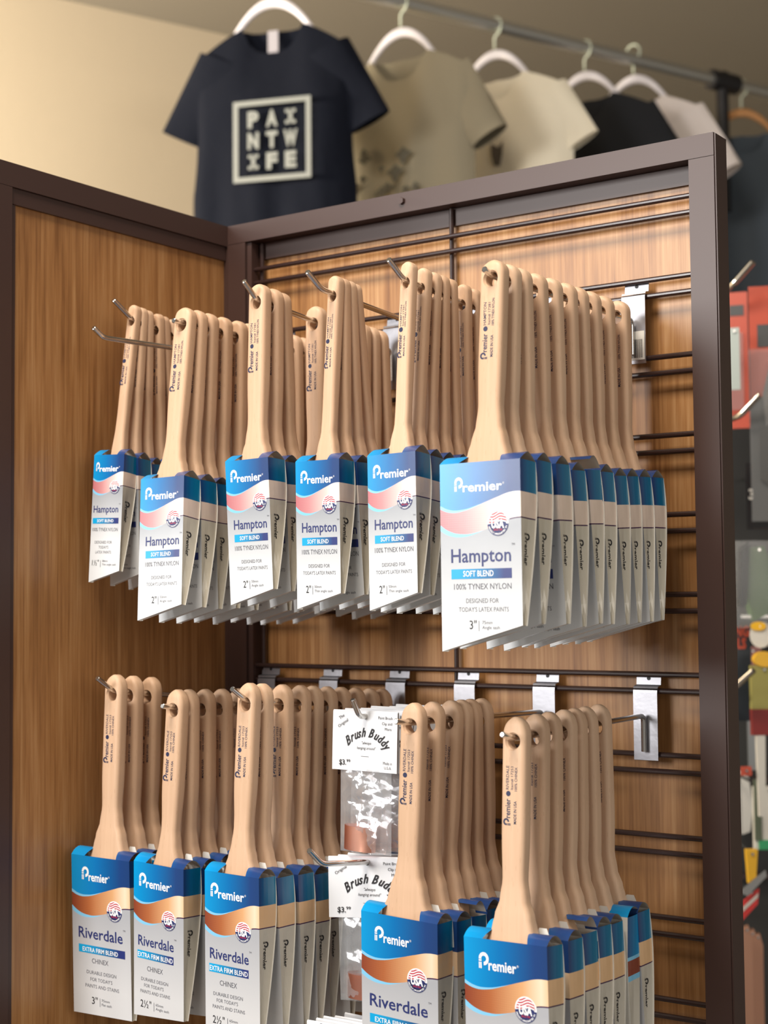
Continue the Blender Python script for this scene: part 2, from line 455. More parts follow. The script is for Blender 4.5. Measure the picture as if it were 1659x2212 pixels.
def sleeve_mesh(key, variant=''):
    c = CL[key]; w, Hr, Hl, vs_, T = c['w'], c['Hr'], c['Hl'], c['vs'], c['T']
    tt, tb, Href = .0150, .0035, (Hr + Hl) / 2
    bm = bmesh.new(); uvl = bm.loops.layers.uv.new('UVMap')
    Hh = lambda u: Hl + (Hr - Hl) * u
    yf = lambda v: -tt + (tt - tb) * min(1.1, v / Href)
    def th(t): return T * (1 - .80 * max(0, (t - .22) / .78) ** 1.35) if t > .22 else T
    rndp = random.Random(hash(key) % 97 if False else len(key) * 7)
    def front(u, v): return Vector(((u - .5) * w, yf(v), -v))
    def back(u, v): return Vector(((u - .5) * w, yf(v) + th(v / Hh(u)), -v))
    def add(grid, uvs, mi=0, smooth_=False):
        V = [[bm.verts.new(p) for p in row] for row in grid]
        for i in range(len(V) - 1):
            for j in range(len(V[0]) - 1):
                try: f = bm.faces.new((V[i][j], V[i + 1][j], V[i + 1][j + 1], V[i][j + 1]))
                except ValueError: continue
                f.material_index = mi; f.smooth = smooth_
                for lp, (a, b) in zip(f.loops, ((i, j), (i + 1, j), (i + 1, j + 1), (i, j + 1))): lp[uvl].uv = uvs[a][b]
        return V
    Nv = 14
    us = [i / 10 for i in range(11)]
    VV = lambda v: v / vs_ / .1
    # front: rows go down, columns go right  -> outward normal -y
    g, q = [], []
    for i in range(Nv + 1):
        t = i / Nv
        g.append([front(u, t * Hh(u)) for u in us]); q.append([(max(.0005, min(.9995, u)), VV(t * Hh(u))) for u in us])
    add(g, q)
    # back panel, 1.2 mm wider to the right with a rounded top corner
    g, q = [], []
    for i in range(Nv + 1):
        t = i / Nv
        row = []
        for u in us[::-1]:
            p = back(u, t * Hh(u))
            if u == 1: p.x += .0014 * min(1, t * 8 + .1)
            row.append(p)
        g.append(row); q.append([(.5, 2.0) for u in us])
    add(g, q, 1)
    # sides with a gusset fold
    for side in (1, 0):
        cols = (0, .25, .5, .75, 1)
        g, q = [], []
        sgn = 1 if side else -1
        H = Hh(side)
        for i in range(Nv + 1):
            t = i / Nv; v = t * H; row, rq = [], []
            for a in cols:
                p = front(side, v).lerp(back(side, v), a)
                inset = .0050 * max(0, t - .25) / .75 * (1 - abs(a - .5) * 2)
                bulge = .0008 * math.sin(math.pi * a) * (1 - t)
                p.x += sgn * (bulge - inset)
                row.append(p); rq.append(((1.0005 + .249 * a) if side else (-.0005 - .249 * a), VV(v)))
            if not side: row, rq = row[::-1], rq[::-1]
            g.append(row); q.append(rq)
        add(g, q)
    # closed bottom edge
    g = [[front(u, Hh(u)) for u in us], [back(u, Hh(u)) for u in us]]
    add(g, [[(.5, 2.0)] * 11] * 2, 0)
    # top flaps left and right of the handle
    fh = c['fi']
    H_ = c['m'] == 'H'
    for side in (0, 1):
        if side: ua, ub = .5 + fh / w, 1.
        else: ua, ub = 0., .5 - fh / w
        if ub - ua < .04: continue
        g, q = [], []
        n = 8
        op = variant == 'open' and side
        for i in range(n + 1):
            a = i / n
            if H_: hgt = .0072 * (1 - abs(a * 2 - 1) ** 1.4)
            else: hgt = .0074 * math.sin(math.pi * a) ** .8 if 0 < a < 1 else 0
            yy = yf(0) + T * a
            if op: yy = yf(0) + T * (.25 + .75 * a); hgt = .0105 * math.sin(math.pi * min(1, .25 + a * .75)) + .002
            row, rq = [], []
            for kx in (0, .25, .6, 1):
                # the flap edge towards the handle slopes back
                uu = ua + (ub - ua) * kx
                if side: uu = uu - (1 - kx) * .055 * math.sin(math.pi * a)
                else: uu = uu + kx * .055 * math.sin(math.pi * a)
                row.append(Vector(((uu - .5) * w, yy, hgt))); rq.append((max(.001, min(.999, uu)), -.02 - .03 * a))
            g.append(row); q.append(rq)
        add(g[::-1], q[::-1], 0, True)
    if not H_:   # white inner tab standing up behind the handle
        x0 = fh - .004
        vsx = [(x0, 0), (x0 + .012, 0), (x0 + .010, .006), (x0 + .008, .0105), (x0 + .001, .0105), (x0, .009)]
        yb = yf(0) + T - .0008
        bm.faces.new([bm.verts.new((a, yb, b)) for a, b in vsx]).material_index = 1
    # ---- print
    eps = .00015
    mpf = lambda x, y: Vector((x - w / 2, yf(-y) - eps, y))
    mpf2 = lambda x, y: Vector((x - w / 2, yf(-y) - 2 * eps, y))
    mpf3 = lambda x, y: Vector((x - w / 2, yf(-y) - 3 * eps, y))
    mpf4 = lambda x, y: Vector((x - w / 2, yf(-y) - 4 * eps, y))
    mm = .001
    lx, lb, lh, rx = LOGO[key]
    pw = lh * .86 if key != 'h15' else lh * .62
    for vf in p_logo(lx * mm, -(lb + .6) * mm, lh * mm, pw * mm): plant(bm, vf, mpf, 2)
    x1 = (lx + pw * .92) * mm
    plant(bm, text_flat('remier', x1, -(lb + 1.2) * mm, lh * .62 * mm, rx * mm - x1, bold=.022), mpf, 2)
    plant(bm, text_flat('®', (rx + .4) * mm, -(lb - lh * .28) * mm, lh * .14 * mm), mpf, 2)
    b0, b1, v0, v1 = BARS[key]
    V4 = [bm.verts.new(mpf(x * mm, -v * mm)) for x, v in ((b0, v1), (b1, v1), (b1, v0), (b0, v0))]
    f = bm.faces.new(V4); f.material_index = 6
    for lp, uu in zip(f.loops, (0, 1, 1, 0)): lp[uvl].uv = (uu, 0)
    for s, x, bl, cap, wd, mi, bo in TEXTS[key]:
        mi = {1: 2, 3: 3, 4: 4, 5: 5}[mi]
        plant(bm, text_flat(s, x * mm, -bl * mm, cap * mm, wd * mm, bold=bo), mpf2 if mi == 2 else mpf, mi)
    tx = TEXTS[key][0]
    plant(bm, text_flat('TM', (tx[1] + tx[4] + .5) * mm, -(tx[2] - tx[3] * 1.15) * mm, tx[3] * .16 * mm), mpf, 3)
    # badge
    bx, bv, br = [a * mm for a in BADGE[key]]; by = -bv
    circle = lambda r, n=40: poly([(bx + r * math.cos(t), by + r * math.sin(t)) for t in [2 * math.pi * i / n for i in range(n)]])
    n = 24
    seg = lambda ro, ri, a0, a1: ([(bx + r_ * math.cos(R(a0 + (a1 - a0) * i / n)), by + r_ * math.sin(R(a0 + (a1 - a0) * i / n))) for r_ in (ro, ri) for i in range(n + 1)],
                                  [(i, i + 1, n + 2 + i, n + 1 + i) for i in range(n)])
    plant(bm, circle(br), mpf, 2)
    plant(bm, seg(br * .99, br * .70, 184, 356), mpf2, 4)
    plant(bm, circle(br * .76, 32), mpf2, 4)
    # waving stripes in the upper half
    rr = br * .90
    ns = 4
    for sidx in range(ns):
        for m_, o1, o2 in ((7, 0, .5), (2, .5, 1.0)):
            top, bot = 1.0 - (sidx + o1) / ns * .95, 1.0 - (sidx + o2) / ns * .95
            A, B = [], []
            for i in range(15):
                xx = -1 + 2 * i / 14
                wv = .10 * math.sin(xx * 4.2 + .6) + .12 * xx
                lim = math.sqrt(max(0, 1 - xx * xx))
                A.append((bx + rr * xx, by + rr * max(-.02, min(lim, top + wv)))); B.append((bx + rr * xx, by + rr * max(-.02, min(lim, bot + wv))))
            plant(bm, (A + B, [(i, i + 1, 16 + i, 15 + i) for i in range(14)]), mpf3, m_)
    plant(bm, circle(br * .0 + br * .20, 5), mpf3, 4)
    plant(bm, text_flat('USA', bx, by - br * .36, br * .62, br * 1.22, 'C', bold=.05), mpf4, 2)
    plant(bm, text_flat('SINCE 1930', bx, by - br * .58, br * .15, br * .8, 'C', bold=.02), mpf3, 7)
    word = 'PROUDLY HANDCRAFTED IN'
    for i, ch in enumerate(word):
        if ch == ' ': continue
        a = 200 + 140 * i / (len(word) - 1)
        vs, fs = text_flat(ch, 0, -br * .07, br * .145, None, 'C', bold=.02)
        ca, sa = math.cos(R(a + 90)), math.sin(R(a + 90))
        cx, cy = bx + br * .85 * math.cos(R(a)), by + br * .85 * math.sin(R(a))
        plant(bm, ([(cx + x * ca - y * sa, cy + x * sa + y * ca) for x, y in vs], fs), mpf4, 2)
    # side lettering, reading down
    def mps(x, y):
        v = x; t = v / Hr; a = min(1, max(0, y / (th(t))))
        p = front(1, v).lerp(back(1, v), a)
        inset = .0050 * max(0, t - .25) / .75 * (1 - abs(a - .5) * 2)
        p.x += .0008 * math.sin(math.pi * a) * (1 - t) - inset + .00025
        return p
    s0 = .058 * vs_ ** .6; sl = .027 * (vs_ ** .5); cap = .0052
    y0 = T * .27
    for vs, fs in p_logo(s0, y0 - .001, .0075, .0065): plant(bm, (vs, fs), mps, 5)
    plant(bm, text_flat('remier', s0 + .0066, y0 - .0002, .0050, sl - .0075, bold=.02), mps, 5)
    me = bpy.data.meshes.new('sleeve_' + key)
    bm.to_mesh(me); bm.free()
    for m in (M_HAM if H_ else M_RIV, M_CARD, M_WHITE, M_GREYINK, M_NAVY, M_BLACK, M_BAR, M_RED): me.materials.append(m)
    return me


HM = {k_: handle_mesh(k_) for k_ in CL}
SM = {k_: sleeve_mesh(k_) for k_ in CL}
SO = {k_: sleeve_mesh(k_, 'open') for k_ in ('h3', 'r3')}

# ------------------------------------------------------------------ the display fixture
fix = thing('display_rack', 'brown framed corner display rack with wood panels and wire grid for hanging goods', 'display rack', (0, 0, 0))


def part(name, bm, m, parent=fix, sm=None, bev=0):
    return link(name, finish(bm, name, sm, bev), parent, [m])


ZT = 1.829
XR = .603
b = bmesh.new(); box(b, .004, .596, .013, .021, .02, 1.815); part('back_board', b, M_WOOD)
b = bmesh.new(); box(b, 0, XR, -.010, .018, 1.807, ZT); part('top_rail', b, M_BROWN, bev=.0008)
b = bmesh.new(); box(b, .012, .592, .0085, .0128, 1.788, 1.8065); part('inner_top_strip', b, M_BROWN, bev=.0005)
b = bmesh.new(); box(b, .5775, XR, -.010, .018, .0, 1.8065); part('frame_post', b, M_BROWN, bev=.0008)
b = bmesh.new(); box(b, 0, .0265, -.010, .0125, .0, 1.8065); part('frame_post', b, M_BROWN, bev=.0008)
b = bmesh.new(); box(b, .0268, .0335, -.0065, .012, .0, 1.8062); part('inner_channel', b, M_BROWN, bev=.0004)
b = bmesh.new(); box(b, XR + .0002, XR + .0016, -.0085, .0175, .0, ZT - .001); part('end_cap_strip', b, M_BROWN)
b = bmesh.new(); tube(b, [(.2475, -.0102, 1.8195), (.2475, -.0135, 1.8195)], [.0042, .0038], 6); part('bolt_head', b, M_BROWN)
grid = bpy.data.objects.new('wire_grid', None); COL.objects.link(grid); grid.parent = fix
for x in (.0395, .3005, .5735):
    b = bmesh.new(); tube(b, [(x, .0055, .05), (x, .0055, 1.806)], .0026, 10); part('vertical_wire', b, M_WIRE, grid, .6)
for i in range(23):
    for g_ in (0, .0158):
        z = 1.775 - .0762 * i - g_
        if z < .06: continue
        b = bmesh.new(); tube(b, [(.031, 0, z), (.5765, 0, z)], .0027, 10); part('horizontal_wire', b, M_WIRE, grid, .6)
# side wall of the rack, running out from the corner towards the shopper
b = bmesh.new(); box(b, -.014, -.006, -.338, -.004, .02, 1.80); part('side_board', b, M_WOOD)
b = bmesh.new(); box(b, -.022, 0, -.365, -.0102, 1.8050, ZT); part('side_top_rail', b, M_BROWN, bev=.0008)
b = bmesh.new(); box(b, -.018, -.0025, -.336, -.011, 1.7885, 1.8046); part('side_inner_rail', b, M_BROWN, bev=.0006)
b = bmesh.new(); box(b, -.022, 0, -.365, -.3345, .0, 1.8046); part('side_frame_post', b, M_BROWN, bev=.0008)
b = bmesh.new(); box(b, -.018, -.0035, -.334, -.3275, .0, 1.788); part('side_inner_channel', b, M_BROWN, bev=.0005)
b = bmesh.new(); box(b, -.0215, -.0002, -.0100, .0178, .0, ZT); part('corner_post', b, M_BROWN, bev=.0006)

# ------------------------------------------------------------------ wire hooks
random.seed(4)


def clip_mesh():
    """z=0 is the axis of the lower wire of a pair: a holed tab between the wires, a ledge, and a plate in front down to the next pair"""
    bm = bmesh.new()
    def strip(prof, h, th_):
        fr = [[bm.verts.new((x, y, z)) for x in (-h, h)] for y, z in prof]
        bk = [[bm.verts.new((x, y + th_[0], z + th_[1])) for x in (-h, h)] for y, z in prof]
        for i in range(len(prof) - 1):
            bm.faces.new((fr[i][0], fr[i + 1][0], fr[i + 1][1], fr[i][1]))
            bm.faces.new((bk[i][0], bk[i][1], bk[i + 1][1], bk[i + 1][0]))
            bm.faces.new((fr[i][0], bk[i][0], bk[i + 1][0], fr[i + 1][0])); bm.faces.new((fr[i][1], fr[i + 1][1], bk[i + 1][1], bk[i][1]))
        bm.faces.new((fr[0][0], fr[0][1], bk[0][1], bk[0][0])); bm.faces.new((fr[-1][0], bk[-1][0], bk[-1][1], fr[-1][1]))
    strip([(.0046, .0172), (.0040, .0100), (.0034, .0052)], .0127, (.0011, 0))
    strip([(.0045, .0052), (-.0034, .0036), (-.0038, .0026)], .0127, (.0006, .0009))
    strip([(-.0030, .0022), (-.0045, .0010), (-.0049, -.0020), (-.0049, -.0655)], .0125, (.0012, -.0004))
    c_ = [(.0019 * math.cos(t), .0118 + .0019 * math.sin(t)) for t in [2 * math.pi * i / 14 for i in range(14)]]
    f = bm.faces.new([bm.verts.new((x, .0040 + (z - .0100) * .083 - .0003, z)) for x, z in c_]); f.material_index = 1
    me = finish(bm, 'clip', .5)
    me.materials.append(M_ZINC); me.materials.append(M_BLACK)
    return me


CLIP = clip_mesh()
ORD = ['first', 'second', 'third', 'fourth', 'fifth', 'sixth', 'seventh', 'eighth', 'ninth', 'tenth']


def hook(X, pair, hole_y, hole_z, bend_y, tip, label, dz=.003, sticker=False):
    zl = 1.775 - .0762 * pair - .0158
    t = thing('display_hook', label, 'hook', (X, -.001, zl), 'chrome hooks on the wire grid')
    o = link('mounting_clip', CLIP, t); o.location = (0, 0, 0)
    zb = zl - .023
    L = Vector((X, -.001, zl))
    slope = (hole_z + dz - zb) / (hole_y + .012)
    pb = Vector((X, bend_y, zb + slope * (bend_y + .012)))
    pts = [Vector((X, -.0100, zb - .034)), Vector((X, -.0100, zb)), pb, Vector((X, tip[0], tip[1]))]
    pts = arc_pts(pts, .0065, 6)
    e = pts[-1]; d = (pts[-1] - pts[-2]).normalized()
    bm = bmesh.new(); tube(bm, [p - L for p in pts] + [e + d * .0006 - L], [.0026] * len(pts) + [.0019], 14)
    link('wire_arm', finish(bm, 'arm', .7), t, [M_CHROME])
    if sticker:
        bm = bmesh.new(); box(bm, -.0115, .0115, -.0055, -.0049, -.062, -.034)
        s = link('barcode_sticker', finish(bm), t, [M_CARD]); s['label'] = 'white barcode sticker'
        bm = bmesh.new(); x = -.0095
        rr = random.Random(5)
        while x < .0095:
            w_ = rr.choice((.0003, .0006, .0009)); box(bm, x, x + w_, -.0056, -.0055, -.060, -.042); x += w_ + rr.choice((.0004, .0007))
        link('barcode', finish(bm), s, [M_BLACK])
    return t


# front brush of each row: class, X, hole y, hole z, tilt, roll, yaw, distance hole-sleeve, hole positions of the row, tip
ROWS = [
    ('S1', 'h15', .0501, 1.6800, 7.0, 1.8, 3.5, .1423, [-.2154, -.2052, -.1950, -.1800, -.1700, -.1570], (-.2445, 1.6990), -.2190, 1),
    ('S2', 'h2', .1428, 1.6621, 8.5, -1.3, 1.5, .1556, [-.2381, -.2222, -.2043, -.1825, -.1594, -.1418, -.118, -.093, -.0685, -.0499], (-.2550, 1.6660), -.2420, 1),
    ('S3', 'h2', .2304, 1.6758, 3.1, -1.0, -2.9, .1524, [-.2281, -.2099, -.1957, -.1390, -.0800, -.0640, -.0480, -.0320], (-.2520, 1.6940), -.2330, 1),
    ('S4', 't2', .3190, 1.6715, 4.0, .5, -5.0, .1543, [-.2254, -.2150, -.2045, -.1935], (-.2680, 1.6885), -.2480, 1),
    ('S5', 't2', .4096, 1.6702, 5.4, -.8, -5.0, .1546, [-.2382, -.2144, -.1977, -.1845, -.1704, -.1471, -.1281, -.1120], (-.2690, 1.6870), -.2470, 1),
    ('S6', 'h3', .5153, 1.6554, 4.5, -.2, -3.8, .1544, [-.2667, -.2453, -.2267, -.1995, -.1739, -.1466, -.1238, -.0993, -.0713, -.0400], (-.2835, 1.6620), -.2700, 1),
    ('R1', 'r3', .0519, 1.2983, 2.3, .4, .6, .1598, [-.2418, -.2177, -.1914], (-.2680, 1.3160), -.2440, 6),
    ('R2', 'r25', .1401, 1.2860, 2.4, 2.0, -1.4, .1465, [-.2470, -.2309, -.2080, -.1830, -.1546, -.1311, -.1048, -.0830, -.0564, -.0330], (-.2680, 1.2915), -.2500, 6),
    ('R3', 'r25', .2297, 1.2945, 3.2, .8, -.8, .1548, [-.2455, -.2271, -.1965, -.1699, -.1485, -.1258, -.1033, -.0787, -.0526, -.0317], (-.2700, 1.3105), -.2480, 6),
    ('R4', 'r3', .4099, 1.2812, 1.0, 2.2, .0, .1626, [-.2369, -.2087, -.1782, -.1618, -.1450, -.1254], (-.2650, 1.2872), -.2420, 6),
    ('R5', 'r3', .5203, 1.2739, 4.8, -1.3, -3.0, .1585, [-.2492, -.2173, -.1941, -.1676, -.1497, -.1297, -.1029], (-.2730, 1.2815), -.2540, 6),
]
WHICH = {'S1': 'upper hook by the wooden side panel', 'S2': 'second upper hook from the corner', 'S3': 'third upper hook from the corner',
         'S4': 'fourth upper hook from the corner', 'S5': 'fifth upper hook from the corner', 'S6': "upper hook at the rack's open end",
         'R1': 'lower hook by the wooden side panel', 'R2': 'second lower hook from the corner', 'R3': 'third lower hook from the corner',
         'R4': 'lower hook beside the carded packs', 'R5': "lower hook at the rack's open end"}
WORDS = {'h15': 'narrow 1½ inch', 'h2': '2 inch', 't2': 'thin-handled 2 inch', 'h3': 'wide 3 inch', 'r3': 'wide 3 inch', 'r25': '2½ inch'}


def isotonic(v, w):
    bl = []
    for a, b_ in zip(v, w):
        bl.append([a, b_, 1])
        while len(bl) > 1 and bl[-2][0] > bl[-1][0]:
            q, p = bl.pop(), bl.pop()
            bl.append([(p[0] * p[1] + q[0] * q[1]) / (p[1] + q[1]), p[1] + q[1], p[2] + q[2]])
    return [a for a, _, n_ in bl for _ in range(n_)]


def rot(th_, ph, ps):
    cx, sx = math.cos(th_), math.sin(th_)
    Rx = Matrix(((1, 0, 0), (0, cx, sx), (0, -sx, cx)))
    return (Matrix.Rotation(ps, 3, 'Z') @ Rx @ Matrix.Rotation(ph, 3, 'Y')).to_euler()


S6_SLEEVE = [-.2789, -.2533, -.2252, -.1955, -.1684, -.1457, -.116, -.0906, -.0665, -.0385]
for rid, key, X, z0, th0, ph0, ps0, L1, ys, tip, bend, pair in ROWS:
    c = CL[key]; rr = random.Random(rid); n = len(ys)
    zl = 1.775 - .0762 * pair - .0158
    zb = zl - .023
    hook(X, pair, ys[0], z0, bend, tip, 'chrome hook carrying paint brushes, ' + WHICH[rid], sticker=rid == 'S6')
    pitch = c['T'] + .0006
    nat = [y - L1 * math.sin(R(1.2)) for y in ys]
    nat[0] = ys[0] - L1 * math.sin(R(th0))
    if rid == 'S6': nat = S6_SLEEVE
    wts = [40] + [1] * (n - 1)
    lim = -.0215
    iso = isotonic([a - i * pitch for i, a in enumerate(nat)], wts)
    sy = [min(a + i * pitch, lim - (n - 1 - i) * pitch) for i, a in enumerate(iso)]
    slope = (z0 - (zb - .003)) / (ys[0] + .012)
    for i, y in enumerate(ys):
        th_ = math.asin(max(-.3, min(.3, (y - sy[i]) / L1)))
        if i == 0: th_ = R(th0)
        ps = R(ps0) * (1 if i == 0 else .45) + (R(rr.uniform(-.9, .9)) if i else 0)
        ph = R(ph0) * (1 if i == 0 else .4) + (R(rr.uniform(-.5, .5)) if i else 0)
        z = z0 + slope * (y - ys[0])
        color = 'pink-waved' if c['m'] == 'H' else 'orange-waved'
        if i == 0: lab = 'front %s brush in %s sleeve, %s' % (WORDS[key], color, WHICH[rid])
        else:
            pos = 'rearmost' if i == n - 1 else ORD[i]
            lab = '%s paint brush%s, %s' % (pos, '' if pos == 'rearmost' else ' from the front', WHICH[rid])
        t = thing('paint_brush', lab, 'paint brush', (X + (rr.uniform(-.0008, .0008) if i else 0), y, z), 'paint brushes hung in sleeves on the hooks')
        t.rotation_euler = rot(th_, ph, ps)
        link('handle', HM[key], t)
        me = SM[key]
        if (rid, i) in (('S6', 4), ('R5', 2), ('R4', 2)): me = SO[key]
        s = link('sleeve', me, t)
        s.location = (0, 0, -(L1 + (rr.uniform(-.0015, .0025) if i else 0)))
        if (rid, i) == ('R5', 5):
            s.rotation_euler = (0, 0, math.pi); s['label'] = 'sleeve turned back to front'

# an extra empty hook under the first upper row
hook(.0765, 1, -.2600, 1.6528, -.2850, (-.2980, 1.6600), 'chrome hook with upturned tip sticking out below the narrowest brushes', dz=0)

# ------------------------------------------------------------------ carded packs with a copper clip
M_PAPER = mat('white_header_card', (.80, .82, .86), .45)
M_COPPER = mat('satin_copper', (.93, .50, .37), .36, 1)
M_BAG = bpy.data.materials.new('clear_plastic_bag'); M_BAG.use_nodes = True
nt = M_BAG.node_tree; nt.nodes.clear()
o_ = nt.nodes.new('ShaderNodeOutputMaterial'); mx = nt.nodes.new('ShaderNodeMixShader'); tr = nt.nodes.new('ShaderNodeBsdfTransparent')
gl = nt.nodes.new('ShaderNodeBsdfGlossy'); gl.inputs['Roughness'].default_value = .12; gl.inputs['Color'].default_value = (.95, .96, 1, 1)
df = nt.nodes.new('ShaderNodeBsdfDiffuse'); df.inputs['Color'].default_value = (.8, .82, .85, 1)
mx2 = nt.nodes.new('ShaderNodeMixShader'); mx2.inputs[0].default_value = .45
fr_ = nt.nodes.new('ShaderNodeLayerWeight'); fr_.inputs[0].default_value = .35
tr.inputs[0].default_value = (.97, .97, .97, 1)
mr = nt.nodes.new('ShaderNodeMapRange'); mr.inputs[3].default_value = .26; mr.inputs[4].default_value = .60
nt.links.new(fr_.outputs['Facing'], mr.inputs[0]); nt.links.new(mr.outputs[0], mx.inputs[0])
nt.links.new(tr.outputs[0], mx.inputs[1]); nt.links.new(gl.outputs[0], mx2.inputs[1]); nt.links.new(df.outputs[0], mx2.inputs[2])
nt.links.new(mx2.outputs[0], mx.inputs[2]); nt.links.new(mx.outputs[0], o_.inputs[0])
tc = nt.nodes.new('ShaderNodeTexCoord'); nz = nt.nodes.new('ShaderNodeTexNoise'); nz.inputs['Scale'].default_value = 34; nz.inputs['Detail'].default_value = 1.5
nz.inputs['Distortion'].default_value = 1.2
bp = nt.nodes.new('ShaderNodeBump'); bp.inputs['Strength'].default_value = .45; bp.inputs['Distance'].default_value = .004
nt.links.new(tc.outputs['Object'], nz.inputs['Vector']); nt.links.new(nz.outputs[0], bp.inputs['Height'])
for nd in (gl, df, fr_): nt.links.new(bp.outputs[0], nd.inputs['Normal'])

CW, CH = .0770, .0562     # card


def card_mesh(printed):
    bm = bmesh.new()
    # folded card: front leaf and back leaf, joined at the top fold; origin at the hang hole
    top, bot = .0062, .0062 - CH
    N = 6
    def leaf(y0, y1):
        return [(y0, top - .001), (y1, bot)]
    pr_ = [(-.0024, bot), (-.0019, (top + bot) / 2), (-.0011, top - .0012), (0, top), (.0011, top - .0012), (.0019, (top + bot) / 2), (.0024, bot)]
    vs = [[bm.verts.new((x, y + .0009 * math.sin((x + .036) * 60), z)) for x in [-CW / 2 + CW * i / N for i in range(N + 1)]] for y, z in pr_]
    for a, b_ in zip(vs, vs[1:]):
        for i in range(N): bm.faces.new((a[i], a[i + 1], b_[i + 1], b_[i]))
    bmesh.ops.recalc_face_normals(bm, faces=bm.faces)
    bmesh.ops.solidify(bm, geom=bm.faces[:], thickness=.00035)
    def mp(x, y):
        t = (top - y) / CH
        return (x, -.0011 - .0014 * min(1, t * 1.0) + .0009 * math.sin((x + .036) * 60) - .00062, y)
    f = bm.faces.new([bm.verts.new(Vector(mp(.0019 * math.cos(t), .0019 * math.sin(t))) + Vector((0, -.0001, 0))) for t in [2 * math.pi * i / 12 for i in range(12)]]); f.material_index = 1
    if printed:
        T_ = lambda *a, **k_: plant(bm, text_flat(*a, **k_), mp, 1)
        for s, x, y in (('The', -.0300, -.0030), ('Original', -.0310, -.0108)):
            vs_, fs_ = text_flat(s, 0, 0, .0028, None)
            ca, sa = math.cos(R(32)), math.sin(R(32))
            plant(bm, ([(x + a * ca - b_ * sa, y + a * sa + b_ * ca) for a, b_ in vs_], fs_), mp, 1)
        T_('Paint Brush', .0160, -.0010, .0026, .0170)
        T_('Clip and', .0205, -.0062, .0026, .0120)
        T_('More', .0240, -.0112, .0026, .0080)
        word = 'Brush Buddy'
        adv = [0, .115, .20, .285, .37, .46, .53, .655, .75, .845, .935]
        for ch, t in zip(word, adv):
            if ch == ' ': continue
            a = R(138 - 100 * t)
            cx, cy = .001 + .029 * math.cos(a), -.0470 + .029 * math.sin(a)
            vs_, fs_ = glyphs(ch, .022, .5, 2)
            k_ = .0080 / CAPH
            ra = (a - math.pi / 2) * .85
            ca, sa = math.cos(ra), math.sin(ra)
            plant(bm, ([(cx + (x * ca * .82 - y * sa) * k_, cy + (x * .82 * sa + y * ca) * k_) for x, y in vs_], fs_), mp, 1)
        T_('"always', .002, -.0250, .0025, .0115, 'C', shear=.3)
        T_('hanging around"', .002, -.0298, .0026, .0230, 'C', shear=.3)
        plant(bm, poly([(-.0045, -.0366), (.0050, -.0366), (.0050, -.0362), (-.0045, -.0362)]), mp, 1)
        T_('$3.', -.0300, -.0452, .0048, .0080, bold=.015)
        T_('99', -.0215, -.0425, .0025, .0044, bold=.015)
        T_('Made in', .0225, -.0425, .0027, .0105)
        T_('U.S.A.', .0240, -.0468, .0027, .0085)
    me = bpy.data.meshes.new('card'); bm.to_mesh(me); bm.free(); me.materials.append(M_PAPER); me.materials.append(M_BLACK)
    return me


def bag_mesh(seed):
    rr = random.Random(seed); bm = bmesh.new(); NX, NZ = 12, 18
    w_, h_ = .060, .078; top = .0062 - CH + .002
    ph = [rr.uniform(0, 6) for _ in range(8)]
    def yy(x, t, sg):
        env = math.sin(math.pi * min(1, max(0, (x / w_ + .5)))) ** .6
        b_ = .0018 + .0085 * (t ** 1.2) * (1 - max(0, t - .82) / .18 * .9)
        wr = .0016 * math.sin(x * 260 + t * 7 + ph[0]) * t + .0013 * math.sin(x * 130 - t * 17 + ph[1]) + .001 * math.sin(t * 31 + x * 90 + ph[2])
        return sg * (b_ * env) + wr * env
    G = []
    for sg in (-1, 1):
        g = [[bm.verts.new((x, yy(x, t, sg), top - t * h_)) for x in [-w_ / 2 + w_ * i / NX for i in range(NX + 1)]] for t in [j / NZ for j in range(NZ + 1)]]
        for a, b_ in zip(g, g[1:]):
            for i in range(NX): bm.faces.new((a[i], a[i + 1], b_[i + 1], b_[i]))
        G.append(g)
    bmesh.ops.remove_doubles(bm, verts=bm.verts[:], dist=.0004)
    return finish(bm, 'bag', 1.2)


def copper_mesh():
    """a springy copper band bent into an open oval with an inner return leaf"""
    bm = bmesh.new(); hgt = .0225; pts = []
    for i in range(34):
        a = R(-60 + 400 * i / 33); r_ = 1 - .22 * max(0, (i - 24) / 9)
        pts.append(Vector((.0175 * r_ * math.cos(a), .0085 * r_ * math.sin(a), 0)))
    f = []
    for p in pts:
        f.append((bm.verts.new(p), bm.verts.new(p + Vector((0, 0, hgt)))))
    for a, b_ in zip(f, f[1:]): bm.faces.new((a[0], b_[0], b_[1], a[1]))
    bmesh.ops.solidify(bm, geom=bm.faces[:], thickness=.0009)
    return finish(bm, 'band', .9)


